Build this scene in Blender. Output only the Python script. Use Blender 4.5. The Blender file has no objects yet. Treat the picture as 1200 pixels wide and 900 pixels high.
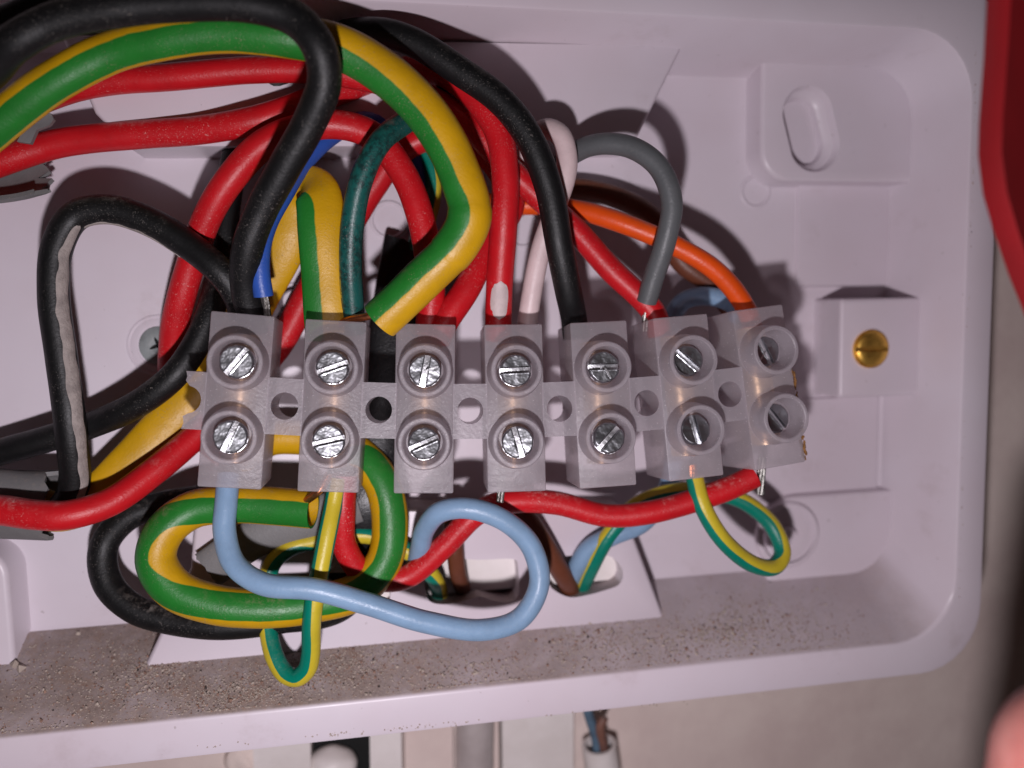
import bpy, bmesh, math, random
from mathutils import Vector, Matrix, noise
from mathutils.geometry import tessellate_polygon
random.seed(7)
S = 0.001                                   # everything below is written in millimetres
scene = bpy.context.scene
COL = scene.collection

# ------------------------------------------------------------------ camera, world, flash, exposure
F, CX, CY, HC = 906.0, 600.0, 450.0, 150.0  # focal length of the phone camera (for a 1200 px wide frame), height above the wall side
def _basis():
    ez = Vector((436-CX, -(370-CY), -F)); ez = -ez.normalized()
    ex = Vector((5700-CX, -(264-CY), -F)); ex = (ex - ez*ex.dot(ez)).normalized()
    return ex, ez.cross(ex), ez
EX, EY, EZ = _basis()
CAM = Vector((0, 0, HC))
def U(px, py, z):
    """point of the place, z mm out from the wall, sighted at a photograph pixel"""
    d = Vector(((px-CX)/F, -(py-CY)/F, -1.0))
    w = Vector((EX.dot(d), EY.dot(d), EZ.dot(d)))
    return CAM + w*((z-HC)/w.z)

cd = bpy.data.cameras.new('camera'); cam = bpy.data.objects.new('camera', cd); COL.objects.link(cam)
cam.matrix_world = Matrix(((EX.x, EX.y, EX.z, 0), (EY.x, EY.y, EY.z, 0), (EZ.x, EZ.y, EZ.z, HC*S), (0, 0, 0, 1)))
cd.sensor_width = 36; cd.lens = 36*F/1200
cd.clip_start = 0.002; cd.clip_end = 20
cd.dof.use_dof = True; cd.dof.focus_distance = 0.115; cd.dof.aperture_fstop = 10.5
scene.camera = cam

world = bpy.data.worlds.new('World'); scene.world = world; world.use_nodes = True
bg = world.node_tree.nodes['Background']
bg.inputs[0].default_value = (1.0, 0.72, 0.68, 1); bg.inputs[1].default_value = 0.018

fl = bpy.data.lights.new('phone_flash', 'POINT'); fl.energy = 0.60; fl.shadow_soft_size = 0.0032
fl.color = (0.985, 0.92, 0.985)
fo = bpy.data.objects.new('phone_flash', fl); COL.objects.link(fo); fo.location = (-0.005, -0.040, 0.152)

scene.view_settings.view_transform = 'Standard'; scene.view_settings.look = 'None'
scene.view_settings.exposure = 0.0; scene.view_settings.gamma = 1
scene.render.engine = 'CYCLES'
scene.cycles.use_denoising = True
scene.cycles.max_bounces = 10; scene.cycles.diffuse_bounces = 2; scene.cycles.transparent_max_bounces = 16
scene.cycles.sample_clamp_indirect = 6.0

# ------------------------------------------------------------------ materials
def nt(name):
    m = bpy.data.materials.new(name); m.use_nodes = True
    t = m.node_tree; p = t.nodes['Principled BSDF']
    return m, t, p
def N(t, kind, **kw):
    n = t.nodes.new(kind)
    for k, v in kw.items():
        if k in n.inputs.keys() if isinstance(k, str) else False: n.inputs[k].default_value = v
        else: setattr(n, k, v)
    return n
def math_(t, op, a, b=None, clamp=False):
    n = t.nodes.new('ShaderNodeMath'); n.operation = op; n.use_clamp = clamp
    for i, x in enumerate((a, b)):
        if x is None: continue
        if isinstance(x, (int, float)): n.inputs[i].default_value = x
        else: t.links.new(x, n.inputs[i])
    return n.outputs[0]
def ramp(t, x, lo, hi):
    n = t.nodes.new('ShaderNodeMapRange'); n.inputs[1].default_value = lo; n.inputs[2].default_value = hi
    n.interpolation_type = 'SMOOTHSTEP'; t.links.new(x, n.inputs[0]); return n.outputs[0]
def mixc(t, f, a, b):
    n = t.nodes.new('ShaderNodeMix'); n.data_type = 'RGBA'
    for i, x in ((0, f), (6, a), (7, b)):
        if isinstance(x, (int, float)): n.inputs[i].default_value = x
        elif isinstance(x, tuple): n.inputs[i].default_value = (*x[:3], 1)
        else: t.links.new(x, n.inputs[i])
    return n.outputs[2]
def nse(t, scale, detail=3, rough=0.55, vec=None):
    n = t.nodes.new('ShaderNodeTexNoise'); n.inputs['Scale'].default_value = scale
    n.inputs['Detail'].default_value = detail; n.inputs['Roughness'].default_value = rough
    if vec is not None: t.links.new(vec, n.inputs['Vector'])
    return n.outputs[0]
def coords(t): return t.nodes.new('ShaderNodeTexCoord').outputs['Object']
def bump(t, p, h, strength, dist):
    b = t.nodes.new('ShaderNodeBump'); b.inputs['Strength'].default_value = strength; b.inputs['Distance'].default_value = dist
    t.links.new(h, b.inputs['Height']); t.links.new(b.outputs[0], p.inputs['Normal'])
def upness(t):
    g = t.nodes.new('ShaderNodeNewGeometry'); s = t.nodes.new('ShaderNodeSeparateXYZ'); t.links.new(g.outputs['Normal'], s.inputs[0])
    return s.outputs[1]                     # the box hangs on a wall: +Y is up, dust settles there

def pvc(name, col, rough=0.4, dust=0.5, stripe=None, frac=0.45, blot=None, sss=0.0, dustcol=(0.30, 0.25, 0.21), edge=0.03):
    m, t, p = nt(name); co = coords(t)
    base = col
    if stripe is not None:
        uv = t.nodes.new('ShaderNodeUVMap'); uv.uv_map = 'wrap'
        sp = t.nodes.new('ShaderNodeSeparateXYZ'); t.links.new(uv.outputs[0], sp.inputs[0])
        c = math_(t, 'COSINE', math_(t, 'MULTIPLY', sp.outputs[0], 2*math.pi))
        wob = math_(t, 'MULTIPLY', math_(t, 'SUBTRACT', nse(t, 350, 2, .5, co), 0.5), 0.10)
        th = math.cos(math.pi*frac)
        f = ramp(t, math_(t, 'ADD', c, wob), th-edge, th+edge)
        base = mixc(t, f, col, stripe)
    # hue variation in the plastic itself
    v = nse(t, 220, 3, .6, co)
    dk = mixc(t, ramp(t, v, .35, .75), base, mixc(t, 0.86, (0, 0, 0), base))
    if blot is not None:
        b = math_(t, 'MULTIPLY', ramp(t, nse(t, 1100, 6, .8, co), .44, .58), 1.0)
        dk = mixc(t, math_(t, 'MULTIPLY', b, ramp(t, nse(t, 160, 2, .5, co), .38, .55)), dk, blot)
    big = ramp(t, nse(t, 130, 3, .6, co), .40, .68)
    spk = ramp(t, nse(t, 2300, 2, .6, co), .655, .70)
    spk2 = ramp(t, nse(t, 5200, 1, .5, co), .64, .70)
    s = math_(t, 'MULTIPLY', math_(t, 'MAXIMUM', spk, math_(t, 'MULTIPLY', spk2, .6)), math_(t, 'MULTIPLY', big, dust), True)
    up = ramp(t, upness(t), .25, .95)
    gr = ramp(t, nse(t, 900, 5, .75, co), .45, .66)
    film = math_(t, 'MULTIPLY', math_(t, 'MULTIPLY', up, gr), math_(t, 'MULTIPLY', big, dust*1.7), True)
    f = math_(t, 'MAXIMUM', s, film, True)
    t.links.new(mixc(t, f, dk, dustcol), p.inputs['Base Color'])
    r = math_(t, 'ADD', math_(t, 'MULTIPLY', nse(t, 500, 4, .6, co), .25), rough-.07)
    t.links.new(math_(t, 'ADD', r, math_(t, 'MULTIPLY', f, .3), True), p.inputs['Roughness'])
    hgt = math_(t, 'ADD', math_(t, 'ADD', math_(t, 'MULTIPLY', nse(t, 420, 2, .5, co), .6), math_(t, 'MULTIPLY', nse(t, 2600, 3, .6, co), .6)), math_(t, 'MULTIPLY', f, .5))
    bump(t, p, hgt, .45, .00016)
    p.inputs['Specular IOR Level'].default_value = .42
    if sss:
        p.inputs['Subsurface Weight'].default_value = sss; p.inputs['Subsurface Radius'].default_value = (1, .8, .8); p.inputs['Subsurface Scale'].default_value = .0008
    return m

def white_plastic(name, col=(.70, .63, .69), dusty=True, rough=.36):
    m, t, p = nt(name); co = coords(t)
    v = nse(t, 28, 4, .6, co)
    c = mixc(t, ramp(t, v, .35, .7), col, (col[0]*.95, col[1]*.93, col[2]*.92))
    sm = ramp(t, nse(t, 75, 5, .7, co), .56, .78)
    c = mixc(t, math_(t, 'MULTIPLY', sm, .30), c, (.42, .34, .33))
    c = mixc(t, math_(t, 'MULTIPLY', ramp(t, nse(t, 18, 3, .6, co), .45, .7), .16), c, (.60, .44, .50))
    sp = ramp(t, nse(t, 900, 2, .5, co), .74, .78)
    c = mixc(t, math_(t, 'MULTIPLY', sp, .35), c, (.2, .15, .12))
    rr = math_(t, 'ADD', math_(t, 'MULTIPLY', nse(t, 160, 4, .6, co), .2), rough-.1)
    if dusty:
        up = ramp(t, upness(t), .45, .8)
        fine = nse(t, 1900, 6, .8, co); mid = nse(t, 120, 5, .7, co)
        d = math_(t, 'MULTIPLY', up, ramp(t, math_(t, 'ADD', mid, math_(t, 'MULTIPLY', fine, .5)), .42, .86), True)
        sx_ = t.nodes.new('ShaderNodeSeparateXYZ'); t.links.new(co, sx_.inputs[0])
        lft = math_(t, 'SUBTRACT', 1.0, math_(t, 'MULTIPLY', ramp(t, math_(t, 'ADD', sx_.outputs[0], math_(t, 'MULTIPLY', math_(t, 'SUBTRACT', nse(t, 40, 3, .6, co), .5), .08)), -.01, .07), .55))
        clump = ramp(t, math_(t, 'ADD', nse(t, 260, 5, .75, co), math_(t, 'MULTIPLY', fine, .25)), .62, .76)
        dc = mixc(t, ramp(t, fine, .35, .65), (.20, .145, .12), (.35, .27, .235))
        dc = mixc(t, math_(t, 'MULTIPLY', clump, .7), dc, (.30, .20, .145))
        d = math_(t, 'MULTIPLY', d, lft); up = math_(t, 'MULTIPLY', up, lft)
        c = mixc(t, math_(t, 'MULTIPLY', math_(t, 'ADD', math_(t, 'MULTIPLY', d, .50), math_(t, 'MULTIPLY', up, .46)), 1.0, True), c, dc)
        rr = math_(t, 'ADD', rr, math_(t, 'MULTIPLY', up, .4), True)
        h = math_(t, 'ADD', math_(t, 'MULTIPLY', math_(t, 'MULTIPLY', fine, up), 1.0), math_(t, 'MULTIPLY', nse(t, 700, 3, .6, co), .10))
    else: h = math_(t, 'MULTIPLY', nse(t, 700, 3, .6, co), .10)
    t.links.new(c, p.inputs['Base Color']); t.links.new(rr, p.inputs['Roughness'])
    bump(t, p, h, .5, .00022)
    p.inputs['Specular IOR Level'].default_value = .4
    return m

def metal(name, col, rough=.25, bs=.6, scale=900, dark=(.10, .09, .08), dk=.5, bd=.00025):
    m, t, p = nt(name); co = coords(t)
    v = nse(t, scale, 4, .65, co)
    t.links.new(mixc(t, math_(t, 'MULTIPLY', ramp(t, v, .52, .72), dk), col, dark), p.inputs['Base Color'])
    p.inputs['Metallic'].default_value = 1
    t.links.new(math_(t, 'ADD', math_(t, 'MULTIPLY', nse(t, scale*1.7, 3, .6, co), .3), rough-.12, True), p.inputs['Roughness'])
    bump(t, p, math_(t, 'ADD', nse(t, scale*.6, 3, .6, co), math_(t, 'MULTIPLY', nse(t, scale*3, 2, .6, co), .3)), bs, bd)
    return m

def frosted(name):
    m, t, p = nt(name); co = coords(t)
    out = t.nodes['Material Output']
    c = mixc(t, ramp(t, nse(t, 140, 4, .6, co), .3, .7), (.74, .69, .73), (.64, .59, .63))
    spk = ramp(t, nse(t, 3000, 2, .6, co), .66, .71)
    c = mixc(t, math_(t, 'MULTIPLY', spk, .6), c, (.85, .82, .84))
    t.links.new(c, p.inputs['Base Color'])
    t.links.new(math_(t, 'ADD', math_(t, 'MULTIPLY', nse(t, 600, 3, .6, co), .22), .22), p.inputs['Roughness'])
    p.inputs['Specular IOR Level'].default_value = .85
    bump(t, p, math_(t, 'ADD', nse(t, 1500, 4, .7, co), math_(t, 'MULTIPLY', nse(t, 250, 2, .5, co), .8)), .5, .00018)
    tl = t.nodes.new('ShaderNodeBsdfTranslucent'); t.links.new(c, tl.inputs[0])
    m1 = t.nodes.new('ShaderNodeMixShader'); m1.inputs[0].default_value = .50
    t.links.new(p.outputs[0], m1.inputs[1]); t.links.new(tl.outputs[0], m1.inputs[2])
    tr = t.nodes.new('ShaderNodeBsdfTransparent'); tr.inputs[0].default_value = (.93, .90, .91, 1)
    m2 = t.nodes.new('ShaderNodeMixShader')
    fr = math_(t, 'SUBTRACT', .42, math_(t, 'MULTIPLY', spk, .25))
    t.links.new(fr, m2.inputs[0])
    t.links.new(m1.outputs[0], m2.inputs[1]); t.links.new(tr.outputs[0], m2.inputs[2])
    t.links.new(m2.outputs[0], out.inputs[0])
    return m

def plain(name, col, rough=.6, col2=None, scale=60, bs=.3, bd=.0003, sss=0):
    m, t, p = nt(name); co = coords(t)
    col2 = col2 or tuple(x*.8 for x in col)
    t.links.new(mixc(t, ramp(t, nse(t, scale, 5, .65, co), .35, .68), col, col2), p.inputs['Base Color'])
    p.inputs['Roughness'].default_value = rough
    bump(t, p, nse(t, scale*6, 5, .65, co), bs, bd)
    if sss:
        p.inputs['Subsurface Weight'].default_value = sss; p.inputs['Subsurface Radius'].default_value = (1, .35, .2); p.inputs['Subsurface Scale'].default_value = .003
    return m

GREEN, YEL = (.016, .185, .022), (.62, .34, .005)
TEAL, LEMON = (.0, .20, .135), (.60, .47, .03)
M = dict(
    red=pvc('red_pvc', (.56, .008, .014), .36, .55, dustcol=(.72, .35, .32)),
    black=pvc('black_pvc', (.0045, .0045, .005), .44, .75, dustcol=(.17, .15, .135)),
    blue=pvc('blue_pvc', (.03, .095, .42), .34, .4),
    pale_blue=pvc('pale_blue_pvc', (.235, .365, .53), .30, .12, sss=.15, dustcol=(.6, .62, .66)),
    white=pvc('white_pvc', (.72, .56, .56), .36, .25, sss=.1),
    grey=pvc('grey_pvc', (.105, .11, .115), .38, .35),
    orange=pvc('orange_pvc', (.80, .085, .006), .33, .35),
    brown=pvc('brown_pvc', (.145, .042, .020), .40, .3),
    teal=pvc('dark_green_pvc', (.008, .095, .082), .33, .5, stripe=(.5, .40, .03), frac=.10, blot=(.006, .032, .030)),
    earth=pvc('green_yellow_sleeve', YEL, .36, .55, stripe=GREEN, frac=.25, dustcol=(.30, .22, .15)),
    thin_earth=pvc('teal_yellow_pvc', TEAL, .33, .25, stripe=LEMON, frac=.26),
    sheath=pvc('grey_sheath', (.165, .16, .16), .5, .7),
    dark_sheath=pvc('black_sheath', (.007, .007, .008), .3, .5, dustcol=(.12, .12, .12)),
    copper=metal('copper', (.78, .30, .13), .30, .4, 1500),
    tinned=metal('tinned_strand', (.30, .29, .27), .42, .6, 1500),
    zinc=metal('zinc_screw', (.40, .41, .43), .30, .6, 230, bd=.0007, dk=.3),
    slot=metal('screw_slot_glint', (.80, .80, .82), .36, .6, 700, dk=.2),  # brighter than the head: flash glint in the slot put into the colour
    brass=metal('brass', (.86, .52, .11), .42, .25, 500, dark=(.35, .17, .03), dk=.4),
    insert=metal('terminal_insert', (.85, .60, .36), .35, .2, 500, dk=.2),
    galv=plain('dull_zinc', (.30, .33, .33), .55, (.22, .24, .24), 300),
    box=white_plastic('white_box_plastic'), clean=white_plastic('white_moulding', dusty=False),
    frost=frosted('frosted_polypropylene'),
    paint=plain('dried_paint', (.40, .345, .32), .75, (.27, .23, .215), 500, .6),
    nickwhite=plain('pale_core_plastic', (.62, .50, .49), .5, (.52, .42, .41), 500),
    burr=plain('brown_burr', (.34, .16, .04), .7, (.16, .07, .02), 1500, .6),
    plaster=plain('plaster', (.82, .69, .63), .8, (.70, .56, .52), 25, .4, .0006),
    offwhite=plain('off_white_plastic', (.86, .79, .77), .5, (.76, .69, .66), 60),
    clear=plain('grey_conduit', (.52, .46, .45), .3, (.42, .36, .35), 90),
    void=plain('painted_recess_dark', (.006, .006, .006), .9),  # near black colour that stands for shade inside recesses
    redcard=plain('red_cover_plastic', (.27, .002, .006), .6, (.22, .002, .005), 40, .15),
    dull_blue=plain('dull_blue_core', (.10, .17, .24), .6, (.07, .11, .16), 300),
    dull_copper=plain('tarnished_copper', (.22, .10, .07), .5, (.12, .06, .05), 500),
    skin=plain('skin', (.52, .22, .19), .5, (.42, .14, .12), 120, .5, .0002, sss=.3),
    nail=plain('nail', (.55, .27, .24), .3, (.5, .22, .2), 60, .1),
    grit_pale=plain('pale_grit', (.50, .42, .36), .85, (.40, .32, .27), 900),
    grit_red=plain('brick_grit', (.38, .24, .18), .85, (.22, .12, .09), 900),
    grit_dark=plain('dark_grit', (.06, .045, .04), .85, (.03, .025, .02), 900),
)

# ------------------------------------------------------------------ mesh helpers
def link(name, bm, mat, parent=None, smooth=True, angle=35):
    bmesh.ops.recalc_face_normals(bm, faces=bm.faces[:])
    for f in bm.faces: f.smooth = smooth
    me = bpy.data.meshes.new(name); bm.to_mesh(me); bm.free()
    me.transform(Matrix.Scale(S, 4))
    for mm in (mat if isinstance(mat, (list, tuple)) else [mat]): me.materials.append(mm)
    if smooth:
        try: me.set_sharp_from_angle(angle=math.radians(angle))
        except Exception: pass
    o = bpy.data.objects.new(name, me); COL.objects.link(o)
    if parent: o.parent = parent
    return o
def tag(o, label, cat=None, group=None, kind=None):
    if label: o['label'] = label
    if cat: o['category'] = cat
    if group: o['group'] = group
    if kind: o['kind'] = kind
    return o
def empty(name, loc=(0, 0, 0)):
    o = bpy.data.objects.new(name, None); COL.objects.link(o); o.empty_display_size = .005
    o.location = Vector(loc)*S; return o

def spline(pts, step=.55):
    """centripetal Catmull-Rom through rows (x, y, z, extra...) -> dense rows"""
    P = [list(p) for p in pts]
    P = [[2*a-b for a, b in zip(P[0], P[1])]] + P + [[2*a-b for a, b in zip(P[-1], P[-2])]]
    out = []
    for i in range(1, len(P)-2):
        p0, p1, p2, p3 = P[i-1:i+3]
        d = lambda a, b: max(1e-4, math.dist(a[:3], b[:3])**.5)
        t0 = 0; t1 = t0+d(p0, p1); t2 = t1+d(p1, p2); t3 = t2+d(p2, p3)
        n = max(2, int(math.dist(p1[:3], p2[:3])/step))
        for k in range(n):
            t = t1+(t2-t1)*k/n
            row = []
            for a, b, c, e in zip(p0, p1, p2, p3):
                A1 = (t1-t)/(t1-t0)*a+(t-t0)/(t1-t0)*b; A2 = (t2-t)/(t2-t1)*b+(t-t1)/(t2-t1)*c; A3 = (t3-t)/(t3-t2)*c+(t-t2)/(t3-t2)*e
                B1 = (t2-t)/(t2-t0)*A1+(t-t0)/(t2-t0)*A2; B2 = (t3-t)/(t3-t1)*A2+(t-t1)/(t3-t1)*A3
                row.append((t2-t)/(t2-t1)*B1+(t-t1)/(t2-t1)*B2)
            out.append(row)
    out.append(P[-2][:])
    return out
def frames(rows):
    fr = []; prev = None
    n = len(rows)
    for i in range(n):
        a = Vector(rows[max(0, i-1)][:3]); b = Vector(rows[min(n-1, i+1)][:3])
        T = (b-a).normalized() if (b-a).length > 1e-6 else Vector((1, 0, 0))
        Z = Vector((0, 0, 1)); z = Z-T*Z.dot(T)
        if prev is not None:
            q = prev-T*prev.dot(T)
            q = q.normalized() if q.length > 1e-6 else z.normalized()
            w = min(1, max(0, (z.length-.25)/.3))
            v = z.normalized()*w+q*(1-w) if z.length > 1e-4 else q
            v = v-T*v.dot(T); Nn = v.normalized()
        else: Nn = z.normalized()
        prev = Nn
        fr.append((Vector(rows[i][:3]), T, Nn, Nn.cross(T)))
    return fr
def wire_path(pts, seed=0, wob=.10):
    """pts: (px, py, z [, phase degrees]) -> dense path with small natural unevenness"""
    rows = []
    for p in pts:
        if p[0] == 'T': v = term(p[1], p[2], p[3]); p = (0, 0, v.z)
        else: v = U(p[0], p[1], p[2])
        rows.append([v.x, v.y, v.z, (p[3] if len(p) > 3 else 0.0)])
    rows = spline(rows)
    for i, r in enumerate(rows):
        q = Vector((i*.055, seed*7.1, 0))
        r[0] += wob*noise.noise(q); r[1] += wob*noise.noise(q+Vector((0, 0, 31)))
    return rows
def tube_bm(rows, r, flat=1.0, hollow=0.0, seg=20, arc=None, rfun=None, jag=0.0, capround=.0):
    """flat <1 squashes the tube towards the wall; hollow = wall thickness, open ended; arc = (a0, a1) degrees for a slit sheath"""
    bm = bmesh.new(); uvl = bm.loops.layers.uv.new('wrap')
    fr = frames(rows); n = len(fr); L = 0
    closed = arc is None
    a0, a1 = (-math.pi, math.pi) if closed else (math.radians(arc[0]), math.radians(arc[1]))
    def shell(off, flip):
        V = []
        for i, (c, T, Nn, Lf) in enumerate(fr):
            rr = (rfun(i/(n-1)) if rfun else 1.0)*r
            rr *= 1+.022*noise.noise(Vector((i*.12, r*9, off)))
            ring = []
            for j in range(seg if closed else seg+1):
                th = a0+(a1-a0)*j/seg
                cc = c
                if jag and i >= n-3: cc = c+T*jag*noise.noise(Vector((j*.75, r, i*.1)))*(1 if i == n-1 else .5)
                ra = rr-off; rb = rr*flat-off
                ring.append(bm.verts.new(cc+Lf*(ra*math.sin(th))+Nn*(rb*math.cos(th))))
            V.append(ring)
        ns = seg if closed else seg
        for i in range(n-1):
            for j in range(ns):
                j2 = (j+1) % seg if closed else j+1
                f = bm.faces.new((V[i][j], V[i+1][j], V[i+1][j2], V[i][j2]))
                for lp in f.loops:
                    vi = i+1 if lp.vert in (V[i+1][j], V[i+1][j2]) else i
                    jj = j+1 if lp.vert in (V[i][j2], V[i+1][j2]) else j
                    th = a0+(a1-a0)*jj/seg
                    lp[uvl].uv = ((th-math.radians(rows[vi][3] if len(rows[vi]) > 3 else 0))/(2*math.pi), vi*.05)
        return V
    Vo = shell(0, False)
    if hollow:
        Vi = shell(hollow, True)
        for e in (0, n-1):
            m_ = seg if closed else seg
            for j in range(m_):
                j2 = (j+1) % seg if closed else j+1
                bm.faces.new((Vo[e][j], Vo[e][j2], Vi[e][j2], Vi[e][j]))
        if not closed:
            for j in (0, seg):
                for i in range(n-1): bm.faces.new((Vo[i][j], Vo[i+1][j], Vi[i+1][j], Vi[i][j]))
    else:
        for e in (0, n-1):
            c, T, Nn, Lf = fr[e]; sgn = -1 if e == 0 else 1
            mid = bm.verts.new(c+T*sgn*.12*r)
            for j in range(seg): bm.faces.new((Vo[e][j], Vo[e][(j+1) % seg], mid))
    return bm
def patch_bm(rows, r, a_c, a_w, s0, s1, jag=.35, lift=.06):
    """thin skin stuck along a wire: centre angle, half width (degrees), from s0 to s1 of its length, ragged edge"""
    bm = bmesh.new(); fr = frames(rows); n = len(fr); i0, i1 = int(s0*(n-1)), int(s1*(n-1)); K = 6; prev = None
    for i in range(i0, i1+1):
        c, T, Nn, Lf = fr[i]; e = max(0.0, math.sin(math.pi*(i-i0)/max(1, i1-i0)))**.35 if i1 > i0 else 1
        w0 = math.radians(a_w)*e*(1+jag*noise.noise(Vector((i*.22, 3.3, a_c)))); w1 = math.radians(a_w)*e*(1+jag*noise.noise(Vector((i*.25, 8.1, a_c))))
        row = []
        for k in range(K+1):
            th = math.radians(a_c)-w0+(w0+w1)*k/K
            rr = r+lift*(1 if 0 < k < K else -.6)
            row.append(bm.verts.new(c+Lf*rr*math.sin(th)+Nn*rr*math.cos(th)))
        if prev:
            for k in range(K): bm.faces.new((prev[k], row[k], row[k+1], prev[k+1]))
        prev = row
    return bm
def prism(bm, outer, z0, z1, holes=(), M4=None, mat=0):
    """extruded polygon with holes, in local (x, y), z0 back to z1 front"""
    loops = [list(outer)]+[list(h) for h in holes]
    tri = tessellate_polygon([[Vector((x, y, 0)) for x, y in lp] for lp in loops])
    flat = [p for lp in loops for p in lp]
    f = (lambda v: M4 @ v) if M4 is not None else (lambda v: v)
    A = [bm.verts.new(f(Vector((x, y, z0)))) for x, y in flat]; B = [bm.verts.new(f(Vector((x, y, z1)))) for x, y in flat]
    for t in tri:
        try:
            fb = bm.faces.new([B[i] for i in t]); fa = bm.faces.new([A[i] for i in reversed(t)])
            for f_ in (fa, fb): f_.material_index = mat
        except ValueError: pass
    k = 0
    for lp in loops:
        m_ = len(lp)
        for i in range(m_):
            j = (i+1) % m_
            bm.faces.new((A[k+i], A[k+j], B[k+j], B[k+i])).material_index = mat
        k += m_
def cap(bm, outer, z, holes=(), depth=0):
    """one flat face with holes in it, and the holes' walls going back by depth"""
    loops = [list(outer)]+[list(h) for h in holes]
    tri = tessellate_polygon([[Vector((x, y, 0)) for x, y in lp] for lp in loops])
    B = [bm.verts.new((x, y, z)) for lp in loops for x, y in lp]
    for t in tri:
        a, b, c = (B[i].co for i in t)
        if ((b-a).cross(c-a)).z < 0: t = t[::-1]
        try: bm.faces.new([B[i] for i in t])
        except ValueError: pass
    if depth:
        for h in holes: loft(bm, [at(h, z), at(h, z-depth)])
def lathe(bm, prof, seg=32, M4=None, mat=0, closed=False):
    f = (lambda v: M4 @ v) if M4 is not None else (lambda v: v)
    R = []
    for r, z in prof:
        if r < 1e-6: R.append([bm.verts.new(f(Vector((0, 0, z))))])
        else: R.append([bm.verts.new(f(Vector((r*math.cos(2*math.pi*k/seg), r*math.sin(2*math.pi*k/seg), z)))) for k in range(seg)])
    for a, b in zip(R, R[1:]+([R[0]] if closed else [])):
        for k in range(seg):
            k2 = (k+1) % seg
            if len(a) == 1 and len(b) == 1: continue
            if len(a) == 1: bm.faces.new((a[0], b[k2], b[k])).material_index = mat
            elif len(b) == 1: bm.faces.new((a[k], a[k2], b[0])).material_index = mat
            else: bm.faces.new((a[k], a[k2], b[k2], b[k])).material_index = mat
def rrect(x0, x1, y0, y1, r, seg=8):
    rs = r if isinstance(r, (list, tuple)) else [r]*4       # order: right-top, left-top, left-bottom, right-bottom
    out = []
    for (cx, cy, a, q) in ((x1-rs[0], y1-rs[0], 0, rs[0]), (x0+rs[1], y1-rs[1], 90, rs[1]), (x0+rs[2], y0+rs[2], 180, rs[2]), (x1-rs[3], y0+rs[3], 270, rs[3])):
        for k in range(seg+1):
            t = math.radians(a+90*k/seg); out.append((cx+q*math.cos(t), cy+q*math.sin(t)))
    return out
def ellipse(cx, cy, a, b, rot=0, seg=32, stad=0):
    out = []
    for k in range(seg):
        t = 2*math.pi*k/seg; x, y = a*math.cos(t), b*math.sin(t)
        if stad: y = b*math.sin(t)+(stad if math.sin(t) > 0 else -stad)
        out.append((cx+x*math.cos(rot)-y*math.sin(rot), cy+x*math.sin(rot)+y*math.cos(rot)))
    return out
def loft(bm, loops, mat=0):
    R = [[bm.verts.new(p) for p in lp] for lp in loops]
    n = len(R[0])
    for a, b in zip(R, R[1:]):
        for k in range(n): bm.faces.new((a[k], a[(k+1) % n], b[(k+1) % n], b[k])).material_index = mat
    return R
def at(lp, z): return [Vector((x, y, z)) for x, y in lp]
def xy(px, py, z): v = U(px, py, z); return (v.x, v.y)

# ------------------------------------------------------------------ the wall behind
ZW = -2.0
bm = bmesh.new()
g = [[bm.verts.new((-420+840*i/40, -420+840*j/40, ZW+.5*noise.noise(Vector((i*.7, j*.7, 1))))) for j in range(41)] for i in range(41)]
for i in range(40):
    for j in range(40): bm.faces.new((g[i][j], g[i+1][j], g[i+1][j+1], g[i][j+1]))
wall = link('wall', bm, M['plaster']); wall['kind'] = 'structure'

# ------------------------------------------------------------------ the junction box
ZF, ZR = 12.0, 30.0                          # floor and rim of the box
box = tag(empty('junction_box'), 'open white plastic wall box holding the wires and the terminal strip', 'junction box')
holeA = [xy(px, py, 20.5) for px, py in ((498, 668), (500, 657), (510, 653), (560, 656), (600, 655), (607, 664), (608, 692), (603, 703), (592, 706), (575, 703), (562, 699), (548, 703), (525, 708), (506, 706), (499, 695))]
holeB = [xy(px, py, 20.5) for px, py in ((641, 668), (645, 657), (660, 652), (695, 650), (715, 652), (727, 663), (730, 676), (724, 686), (708, 692), (690, 697), (668, 700), (650, 692), (642, 682))]
holeC = [xy(px, py, 20.5) for px, py in ((330, 690), (335, 678), (350, 672), (440, 672), (455, 680), (457, 700), (445, 712), (345, 712), (333, 704))]
def soften(lp, k=4):
    """closed outline rounded through its points"""
    n = len(lp); out = []
    for i in range(n):
        p0, p1, p2, p3 = (Vector(lp[(i+j-1) % n]) for j in range(4))
        for m in range(k):
            t = m/k; v = .5*((2*p1)+(p2-p0)*t+(2*p0-5*p1+4*p2-p3)*t*t+(3*p1-p0-3*p2+p3)*t**3); out.append((v.x, v.y))
    return out
holeA, holeB, holeC = soften(holeA), soften(holeB), soften(holeC)
bm = bmesh.new()
fx0, fx1, fy0, fy1 = -86, 99.8, -51.8, 42.7
fl_out = rrect(fx0+.8, fx1-.8, fy0+.8, fy1-.8, [8, 6, 6, 8])
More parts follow.
